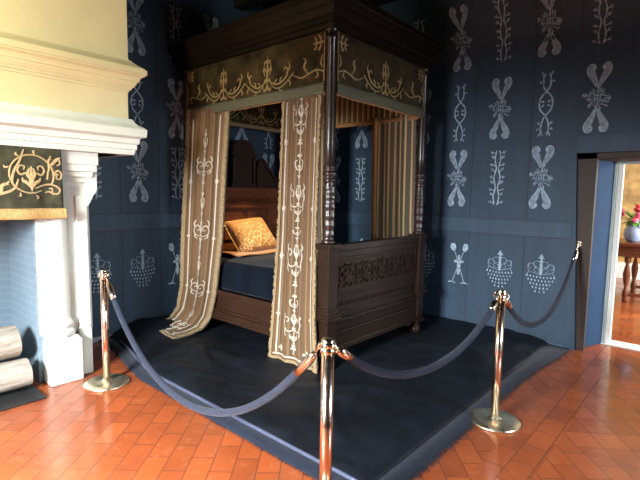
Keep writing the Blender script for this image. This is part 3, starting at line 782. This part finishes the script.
# valances: velvet outside, stripes inside, braid at the hem
def motif_fleur():
    L = [([(0,-.15),(.003,-.04),(0,.08),(0,.165)], [.010,.018,.022,.006])]
    for s in (-1, 1):
        L.append(([(0,.09),(s*.02,.125),(s*.038,.115),(s*.04,.09)], [.010,.018,.018,.008]))
        L.append(([(0,.01),(s*.028,.05),(s*.05,.055),(s*.05,.025),(s*.034,.02)], [.010,.015,.016,.012,.008]))
        L.append(([(s*.034,-.01),(s*.045,.075),(s*.03,.105)], [.008,.012,.006]))
        L.append(([(0,-.06),(s*.03,-.045),(s*.05,-.085)], [.012,.018,.008]))
        L.append(([(0,-.10),(s*.035,-.15),(s*.05,-.12)], [.012,.018,.008]))
        # swag running to the next fleur
        L.append(([(0,-.04),(s*.06,-.085),(s*.13,-.105),(s*.20,-.085),(s*.255,-.04),(s*.262,.01),(s*.235,.03),(s*.222,.005)], [.010,.015,.016,.017,.017,.016,.013,.009]))
        L.append(([(s*.05,-.10),(s*.12,-.14),(s*.20,-.13),(s*.28,-.08),(s*.338,-.03)], [.008,.012,.014,.014,.011]))
        L.append(([(s*.26,-.02),(s*.29,.03),(s*.28,.07)], [.010,.018,.006]))
        L.append(([(s*.10,-.10),(s*.115,-.07),(s*.14,-.06)], [.008,.015,.005]))
        L.append(([(s*.17,-.10),(s*.175,-.06),(s*.20,-.045)], [.008,.015,.005]))
        L.append(([(s*.16,-.14),(s*.17,-.165),(s*.20,-.165)], [.010,.015,.006]))
        L.append(([(s*.27,-.08),(s*.30,-.12),(s*.285,-.14)], [.010,.018,.006]))
    return L
def motif_cross():
    L = [([(-.055,0),(0,0),(.055,0)], [.024,.018,.018])]
    for s in (-1, 1):
        L.append(([(-.02,0),(-.025,s*.03),(.0,s*.062)], [.018,.022,.026])); L.append(([(.03,0),(.025,s*.03),(.048,s*.05)], [.016,.02,.02]))
    return L
FLEUR, CROSS = motif_fleur(), motif_cross()
def valance(side):
    horiz = side in ('foot', 'head')
    n0, n1 = (.045, (W if horiz else LB)-.045)
    sgn = {'left': -1, 'right': 1, 'foot': -1, 'head': 1}[side]
    base = {'left': 0, 'right': W, 'foot': 0, 'head': LB}[side]
    def mp(s, t, h=0):
        w = .006*sin(s*9+1)*(2.98-t)/.5
        d = base + sgn*(.022 + w + h)
        return (s, d, t) if horiz else (d, s, t)
    MBv = MB().grid(lambda u, v: mp(n0+(n1-n0)*u, 2.965-.455*v), 60, 8)
    vo = MBv.build('valance', M['velvet'], bed, solid=.006)
    MB().grid(lambda u, v: mp(n0+(n1-n0)*u, 2.530-.098*v, .006+.004*sin(v*pi)+.003*abs(sin(u*300))), 360, 5).build('valance_fringe', M['fringe'], vo, solid=.008)
    MB().grid(lambda u, v: mp(n0+(n1-n0)*u, 2.96-.50*v, -.016), 60, 6).build('lining', M['velvet'] if side == 'head' else M['pelmetlin'], vo, solid=.004)
    MB().grid(lambda u, v: mp(n0+(n1-n0)*u, 2.480-.05*v, -.024), 60, 2).build('lining_braid', M['tanfringe'] if side == 'head' else M['orange'], vo, solid=.004)
    e = MB(); f = lambda s, t, h: mp(s, t, h+.004)
    cs = (.77,) if horiz else (.76, 1.434)
    for c in cs: e.strokes(FLEUR, f, .006, (c, 2.70), 1.0)
    for s0, fl in ((n0+.075, False), (n1-.075, True)):
        e.strokes(CROSS, f, .006, (s0, 2.865), 1.0, flipx=fl)
        a = -1 if fl else 1
        e.strokes([([(-a*.06,-.10),(a*.02,-.075),(a*.10,-.09),(a*.20,-.115),(a*.31,-.075)], [.010,.016,.016,.014,.010]), ([(a*.12,-.09),(a*.17,-.03),(a*.15,.02),(a*.18,.05)], [.012,.024,.024,.006]), ([(-a*.05,-.06),(-a*.03,-.02),(-a*.05,.04)], [.01,.02,.008]), ([(a*.02,-.08),(a*.0,-.12),(a*.03,-.14)], [.012,.02,.008])], f, .006, (s0, 2.72))
    if side == 'head':
        g = lambda s, t, h: mp(s, t, -.020-h)
        for c in (.44, 1.12): e.strokes(FLEUR, g, .006, (c, 2.66), 1.0)
    for s0 in (n0+.008, n1-.008): e.stroke([(s0, 2.955), (s0, 2.54)], .014, f, .004, 0, 1)
    e.build('embroidery', M['gold'], vo)
for sd in ('left', 'foot', 'right', 'head'): valance(sd)

# mattress, bedspread, pillow
mt = MB()
def superbox(mb, x0, x1, y0, y1, z0, z1, n=4.5, nu=48, nv=24):
    cx, cy, cz = (x0+x1)/2, (y0+y1)/2, (z0+z1)/2; ax, ay, az = (x1-x0)/2, (y1-y0)/2, (z1-z0)/2
    def f(u, v):
        a = 2*pi*u; b = pi*(v-.5); sg = lambda q, p: (abs(q)**p)*(1 if q >= 0 else -1)
        p = 2/n
        return (cx+ax*sg(cos(a), p*.6)*sg(cos(b), p), cy+ay*sg(sin(a), p*.6)*sg(cos(b), p), cz+az*sg(sin(b), p))
    mb.grid(f, nu, nv)
superbox(mt, .05, W-.05, .08, 2.07, .43, .76)
mo = mt.build('mattress', M['ticking']); tag(mo, 'thick mattress lying in the bed under the dark velvet spread', 'mattress')
def spread(u, v):
    # cross-section drapes over both long sides of the mattress
    y = .09+1.95*v; t = u; wv = .006*sin(y*13)+.004*sin(y*29+1)
    sec = [(.032,.535),(.030,.70),(.040,.79),(.085,.835),(.3,.845),(.78,.85),(1.26,.845),(1.475,.835),(1.52,.79),(1.53,.70),(1.528,.535)]
    f = t*(len(sec)-1); i = min(int(f), len(sec)-2); k = f-i
    x = sec[i][0]*(1-k)+sec[i+1][0]*k; z = sec[i][1]*(1-k)+sec[i+1][1]*k
    edge = 1 if (z < .80) else 0
    return (x+(wv*edge*.6 if x < .5 else -wv*edge*.6), y, z+.008*sin(5*x+3*y)*(1-edge) - .03*(1-smooth(0,.06,v)) )
so = MB().grid(spread, 80, 80).build('bedspread', M['navyspread'], solid=.010)
tag(so, 'navy-black velvet bedspread draped over the four-poster mattress', 'bedspread')
def cushion(W_, H_, T):
    def f(sign):
        def g(u, v):
            a, b = 2*u-1, 2*v-1
            e = (1-abs(a)**2.6)*(1-abs(b)**2.6); th = T/2*max(0, e)**.45
            k = 1-.05*(1-abs(a)**2)*(abs(b)**3); k2 = 1-.05*(1-abs(b)**2)*(abs(a)**3)
            return Vector((a*W_/2*k2, b*H_/2*k, sign*th))
        return g
    return f
PC = Vector((.66, 1.80, 1.065))
PM = Matrix.Translation(PC) @ Matrix.Rotation(R(-4), 4, 'Y') @ Matrix.Rotation(R(50), 4, 'X')
pw = thing('pillow', (.66, 1.78, .86), 'gold-brown silk pillow with pale foliage embroidery on the bed', 'pillow')
cf = cushion(.62, .50, .20)
pb = MB().grid(lambda u, v: PM @ cf(1)(u, v), 30, 26).grid(lambda u, v: PM @ cf(-1)(u, v), 30, 26)
pb.build('pillow_body', M['pillow'], pw)
pe = MB()
def pmap2(s, t, h):
    q = cf(1)((s/.62)+.5, (t/.50)+.5); q = Vector((q.x, q.y, q.z+h)); return tuple(PM @ q)
def spray(x0, y0, a, L):
    out = []; c, s_ = cos(R(a)), sin(R(a))
    def tr(p): return (x0+p[0]*c-p[1]*s_, y0+p[0]*s_+p[1]*c)
    out.append(([tr((0,0)), tr((L*.5,.02)), tr((L,0))], [.010,.012,.008]))
    for k in range(1, 5):
        for sg in (-1, 1):
            b = L*(k+.3)/5; out.append(([tr((b,.01)), tr((b+.03, sg*.03)), tr((b+.03, sg*.055)), tr((b+.012, sg*.06))], [.008,.014,.018,.01]))
    return out
for x0, y0, a, L in ((-.03,-.21,92,.40),(-.04,-.20,128,.34),(-.02,-.20,58,.36),(.02,-.20,28,.27),(-.06,-.20,158,.24)):
    pe.strokes(spray(x0, y0, a, L), pmap2, .005, wk=.62)
pe.build('embroidery', M['pillowemb'], pw)
pg = [PM @ Vector((.31*q[0], .25*q[1], 0)) for q in [(cos(a)*max(abs(cos(a)),abs(sin(a)))**-.93, sin(a)*max(abs(cos(a)),abs(sin(a)))**-.93) for a in [2*pi*i/60 for i in range(61)]]]
MB().tube([tuple(p) for p in pg], .008, 8).build('edge_ridge', M['goldfringe'], pw)
cvl = MB().grid(lambda u, v: (.22+.86*u, 1.50+.50*v, .880+.012*sin(pi*v)+.004*sin(11*u)), 24, 14)
co = cvl.build('coverlet', M['pillow'], solid=.012)
tag(co, 'folded gold-brown cloth lying flat beneath the pillow', 'cloth')

# bed curtains
def rlerp(tab, v):
    for (a, b) in zip(tab, tab[1:]):
        if v <= b[0]:
            k = (v-a[0])/(b[0]-a[0]) if b[0] > a[0] else 0
            k = k*k*(3-2*k)*.5+k*.5
            return [p+(q-p)*k for p, q in zip(a[1:], b[1:])]
    return list(tab[-1][1:])
def curtain(name_label, group, rows, out, nfold, amp, trail=False, ph=0.0):
    """rows: (v, y_at_s0, y_at_s1, z0, z1, xoff0, xoff1); out = outward sign & base x"""
    base, sg = out
    def pos(s, v, h=0.0):
        k = smooth(.70,.88,v) if trail else 0
        y0, y1, z0, z1, o0, o1 = rlerp(rows, v)
        y = y0+(y1-y0)*s; z = z0+(z1-z0)*s; o = o0+(o1-o0)*s
        w = amp*(.6+.6*v)*sin(2*pi*nfold*s+ph+.6*sin(2.2*v+ph))
        w2 = .22*amp*sin(2*pi*nfold*2.3*s+1.7+v)
        q = (w+w2)*(1-.75*k)+h; th = R(70)*k
        return Vector((base+sg*(o+q*cos(th)), y, z+q*sin(th)))
    return pos
def build_curtain(label, pos, emb_rows, parts=True):
    p0 = pos(.5, 1.0)
    c = thing('bed_curtain', (p0.x, p0.y, .03), label, 'curtain', 'curtains of the four-poster bed')
    return c
def nrm(pos, s, v):
    e = .004
    a = pos(min(1, s+e), v)-pos(max(0, s-e), v); b = pos(s, min(1, v+e))-pos(s, max(0, v-e))
    n = a.cross(b); n.normalize(); return n
def candelabra():
    L = [([(0,0),(0,.30),(0,.62)], [.010,.011,.009])]
    for s in (-1, 1):
        y = .22
        L.append(([(0,y),(s*.035,y-.035),(s*.085,y-.02),(s*.112,y+.045),(s*.088,y+.10),(s*.055,y+.085),(s*.060,y+.05),(s*.080,y+.055)], [.008,.010,.011,.011,.010,.010,.009,.008]))
        L.append(([(s*.10,y+.085),(s*.112,y+.12),(s*.09,y+.15)], [.006,.016,.005]))
        L.append(([(s*.10,y-.005),(s*.098,y-.05),(s*.072,y-.072)], [.006,.013,.005]))
        L.append(([(0,y+.02),(s*.028,y+.07),(s*.020,y+.13)], [.008,.018,.005]))
        L.append(([(0,y-.11),(s*.035,y-.085),(s*.04,y-.055)], [.008,.015,.005]))
        L.append(([(0,.46),(s*.035,.475),(s*.050,.52),(s*.03,.535)], [.008,.012,.013,.009]))
        for yy in (.04,.56): L.append(([(0,yy),(s*.018,yy+.012),(s*.032,yy)], [.012,.016,.006]))
    for i in range(8):
        yy = .05+.07*i
        for s in (-1, 1): L.append(([(0,yy),(s*.014,yy+.022),(s*.026,yy+.024)], [.006,.011,.004]))
    L.append(([(0,.44),(.0,.47),(0,.50)], [.012,.026,.010])); L.append(([(0,.07),(.0,.09),(0,.11)], [.010,.022,.010]))
    return L
CAND = candelabra()
def dress(c, pos, width, length, outer, liner_mat, embroidered=True, braid=True, face=None, edge=None, nu=110, nv=120, side=1):
    """face cloth, lining, edge fringe, embroidery as children of curtain c"""
    o = MB().grid(lambda u, v: pos(u, v, 0), nu, nv).build('face_cloth', face or M['curtain'], c, solid=.004)
    MB().grid(lambda u, v: pos(u, v, -.008), nu, 60).build('lining', liner_mat, c, solid=.003)
    if edge:
        fr = MB()
        for s0, s1 in ((-.0,.07),(.93,1.0)):
            fr.grid(lambda u, v, s0=s0, s1=s1: pos(s0+(s1-s0)*u, v, .008)+Vector((0, (.012*sin(v*190+3*sin(v*37))+.008*sin(v*433))*(1 if s0 > .5 else -1)*(u if s0 > .5 else 1-u)*.6*(1 if pos(1,.5).y > pos(0,.5).y else -1), 0)), 4, 260)
        fr.grid(lambda u, v: pos(u, .978+.022*v, .009), 80, 3)
        fr.build('fringe', edge, c, solid=.008)
    if embroidered:
        e = MB()
        f = lambda s, t, h: tuple(pos(max(0, min(1, s/width+.5)), max(0, min(1, 1-t/length)), 0.007+h))
        n = 4
        for i in range(n): e.strokes(CAND, f, .005, (0, .12+.605*i), 1.0)
        for s in (-.36*width, .36*width):
            e.stroke([(s, .10+.08*i) for i in range(int((length-.1)/.08))], .013, f, .005, 0, 1)
            for t in (.45, .98, 1.5, 2.0):
                for a in (0, 60, 120): e.stroke([(s-.022*cos(R(a)), t-.022*sin(R(a))), (s, t), (s+.022*cos(R(a)), t+.022*sin(R(a)))], [.008,.014,.008], f, .007, 0, 1)
        e.stroke([(-.40*width+.8*width*i/12, .085) for i in range(13)], .018, f, .005, 0, 1)
        for sx in (-1, 1):
            e.strokes([([(0,0),(.02,.03),(.0,.06)], [.012,.02,.008]), ([(0,.02),(-.02,.035),(-.03,.02)], [.01,.016,.008])], f, .005, (sx*.27*width, .12))
        e.build('embroidery', M['ivory'], c)
# front-left side, near the foot: hangs straight
rowsA = [(0,.085,.560,2.50,2.50,.0,.0),(.5,.085,.575,1.25,1.25,.035,.035),(.8,.04,.585,.5,.5,.085,.085),(1.0,-.01,.61,.035,.03,.10,.11)]
posA = curtain('', '', [(r[0], r[2], r[1], r[4], r[3], r[6], r[5]) for r in rowsA], (-.01, -1), 3.2, .014)
cA = thing('bed_curtain', (-.1, .35, .03), 'embroidered tan bed curtain hanging straight beside the near bedpost', 'curtain', 'curtains of the four-poster bed')
dress(cA, posA, .60, 2.47, True, M['lining'], edge=M['tanfringe'])
# front-left side, near the head: gathered, its tail swept out over the floor
rowsB = [(0,2.04,1.37,2.50,2.50,.050,.0),(.25,2.07,1.42,1.80,1.80,.075,.02),(.45,2.10,1.47,1.12,1.12,.100,.03),(.66,2.13,1.555,.50,.48,.105,.06),(.76,2.17,1.60,.24,.22,.135,.095),(.83,2.20,1.64,.125,.10,.22,.17),(.90,2.22,1.675,.09,.060,.34,.30),(1.0,2.24,1.69,.095,.052,.50,.50)]
posB = curtain('', '', rowsB, (-.01, -1), 3.6, .020, True, ph=.8)
cB = thing('bed_curtain', (-.1, 1.9, .06), 'embroidered tan bed curtain with its tail trailing outward on the black cloth', 'curtain', 'curtains of the four-poster bed')
dress(cB, posB, .66, 2.80, True, M['lining'], edge=M['tanfringe'])
# far side: striped lining shows into the bed
rowsC = [(0,.08,.66,2.50,2.50,.0,.0),(.5,.075,.66,1.3,1.3,.02,.02),(1.0,.06,.68,.06,.06,.09,.09)]
posC = curtain('', '', rowsC, (W+.01, 1), 3.0, .020)
cC = thing('bed_curtain', (W+.1, .4, .03), 'striped bed curtain on the wall side beside the far foot post', 'curtain', 'curtains of the four-poster bed')
dress(cC, posC, .6, 2.47, True, M['lining'], embroidered=False)
def strip(pos, s0, s1): return MB().grid(lambda u, v: pos(s0+(s1-s0)*u, v, -.014), 4, 60)
strip(posC, .87, 1.0).build('edge_braid', M['orange'], cC, solid=.004)
rowsD = [(0,1.30,2.10,2.50,2.50,.0,.0),(.5,1.31,2.10,1.3,1.3,.02,.02),(1.0,1.26,2.12,.06,.06,.09,.09)]
posD = curtain('', '', rowsD, (W+.01, 1), 4.0, .020, ph=1)
cD = thing('bed_curtain', (W+.1, 1.7, .03), 'striped bed curtain on the wall side beside the headboard', 'curtain', 'curtains of the four-poster bed')
dress(cD, posD, .8, 2.47, True, M['lining'], embroidered=False)

# ------------------------------------------------------------------ rope stanchions
SPOTS = [((-1.4246,1.1665), 'polished brass rope stanchion nearest the white fireplace'),
         ((-1.5017,-1.2844), 'polished brass rope stanchion closest to the camera, joining two ropes'),
         ((.1622,-1.4457), 'polished brass rope stanchion at the cloth corner toward the doorway')]
def stanchion():
    s = thing('rope_stanchion', (0,0,0), SPOTS[0][1], 'stanchion', 'brass rope stanchions')
    MB().lathe([(.165,0),(.175,.004),(.175,.012),(.168,.019),(.10,.021),(.05,.026),(.034,.034),(.0295,.05)], (0,0,0), 56).build('base_plate', M['satin'], s)
    MB().lathe([(.0285,.03),(.0285,.905)], (0,0,0), 32).build('pole', M['copper'], s)
    MB().lathe([(.030,.890),(.034,.893),(.034,.905),(.031,.908),(.031,.918),(.038,.921),(.039,.930),(.036,.935),(.032,.938),(.030,.944),(.031,.949),(.018,.953)], (0,0,0), 32).build('top_ring', M['brass'], s)
    for k in range(4):
        a = k*pi/2+.2
        MB().tube([(cos(a)*r, sin(a)*r, z) for r, z in ((.028,.926),(.040,.927),(.047,.918),(.049,.907),(.045,.899),(.039,.899))], .0045, 8).build('hook', M['brass'], s)
    return s
proto = stanchion()
for i, ((x, y), lab) in enumerate(SPOTS):
    o = proto if i == 0 else copy_tree(proto)
    o.location = (x, y, 0); o['label'] = lab
hk = thing('wall_hook', (2.28, -1.44, 1.13), 'small brass wall hook on the dark door casing holding a rope', 'hook')
MB().box(2.318, 2.332, -1.475, -1.435, 1.09, 1.15).build('back_plate', M['brass'], hk, bevel=.003)
MB().tube([(2.325,-1.455,1.135),(2.29,-1.455,1.14),(2.262,-1.455,1.13),(2.25,-1.455,1.108),(2.262,-1.455,1.09)], .006, 8).build('hook', M['brass'], hk)
def rope(A, B, sag, label, hang=.0):
    A, B = Vector(A), Vector(B); mid = (A+B)/2
    t = thing('barrier_rope', (mid.x, mid.y, min(A.z, B.z)-sag), label, 'rope', 'velvet barrier ropes')
    d = B-A; L = Vector((d.x, d.y, 0)).length
    a = 2.6; c0 = math.cosh(a/2)
    def P(k): 
        z = A.z+(B.z-A.z)*k - sag*(c0-math.cosh(a*(k-.5)))/(c0-1)
        q = A+d*k; return (q.x, q.y, z)
    f0, f1 = .055, .945
    MB().tube([P(f0*.7+(f1+.016-f0*.7)*i/60) for i in range(61)], .0215, 14).build('rope_body', M['rope'], t)
    for e in (0, 1):
        pts = [Vector(P(k if e == 0 else 1-k)) for k in (0,.012,.02,.03,.045,.06)]
        # brass ferrule along the rope's own direction
        fe = MB().tube([tuple(p) for p in pts[1:]], lambda q: (.009,.020,.0225,.0215,.0225)[min(4, int(q*4.999))], 16)
        fo = fe.build('end_fitting', M['copper'], t)
        MB().tube([tuple(pts[0]+Vector((0,0,.006))), tuple(pts[0]), tuple(pts[1])], .0075, 8).build('hook', M['brass'], fo)
    return t
def rim(p, q, z=.905):
    v = Vector((q[0]-p[0], q[1]-p[1], 0)).normalized()*.048; return (p[0]+v.x, p[1]+v.y, z)
s0, s1, s2 = [s[0] for s in SPOTS]
rope(rim(s0, s1), rim(s1, s0), .655, 'dark velvet rope slung low from fireplace stanchion to nearest stanchion')
rope(rim(s1, s2), rim(s2, s1), .30, 'dark velvet rope in front of the footboard between two stanchions')
rope(rim(s2, (2.25,-1.455)), (2.256, -1.455, 1.095), .46, 'dark velvet rope from doorway-side stanchion up to the wall hook')

# ------------------------------------------------------------------ light
w = bpy.data.worlds.new('sky'); S.world = w; w.use_nodes = True
nt = w.node_tree; bg = nt.nodes['Background']; sky = nt.nodes.new('ShaderNodeTexSky')
try: sky.sky_type = 'NISHITA'; sky.sun_disc = False; sky.sun_elevation = R(40); sky.sun_rotation = R(200)
except Exception: pass
nt.links.new(sky.outputs[0], bg.inputs[0]); bg.inputs[1].default_value = .02
def area(name, loc, direction, sx, sy, energy, col, spread=180):
    l = bpy.data.lights.new(name, 'AREA'); l.shape = 'RECTANGLE'; l.size = sx; l.size_y = sy; l.energy = energy; l.color = col; l.spread = R(spread)
    o = bpy.data.objects.new(name, l); COL.objects.link(o); o.location = loc
    o.rotation_euler = Vector(direction).to_track_quat('-Z', 'Y').to_euler()
    return o
area('window_daylight', (XL+.02, -.80, 1.7), (1, .22, -.90), 1.1, 1.65, 600, (.97,.98,1.0), 102)
area('rear_fill_light', (.5, YB+.02, 1.65), (-.16, 1, -.50), 1.5, 1.5, 85, (.82,.91,1.0), 96)  # fill light added at the rear to lift the dark head wall
area('far_room_daylight', (5.0, -4.9, 1.7), (0, 1, -.05), 2.2, 1.8, 480, (1.0,.98,.94))
pl = bpy.data.lights.new('hood_lamp', 'SPOT'); pl.energy = 210; pl.color = (1.0,.88,.60); pl.shadow_soft_size = .12; pl.spot_size = R(92); pl.spot_blend = .45
po = bpy.data.objects.new('hood_lamp', pl); COL.objects.link(po); po.location = (-3.3, .1, 2.75); po.rotation_euler = (Vector((-2.1,1.4,3.0))-Vector((-3.3,.1,2.75))).to_track_quat('-Z', 'Y').to_euler()
sp = bpy.data.lights.new('bed_lamp', 'SPOT'); sp.energy = 420; sp.color = (1.0,.62,.25); sp.spot_size = R(34); sp.spot_blend = .6; sp.shadow_soft_size = .03
so_ = bpy.data.objects.new('bed_lamp', sp); COL.objects.link(so_); so_.location = (1.15, 1.45, 2.85)
so_.rotation_euler = (Vector((.66,1.72,.95))-Vector((1.15,1.45,2.85))).to_track_quat('-Z', 'Y').to_euler()

vs = S.view_settings
vs.view_transform = 'Standard'; vs.look = 'None'; vs.gamma = 1; vs.use_curve_mapping = False; vs.exposure = 0.12
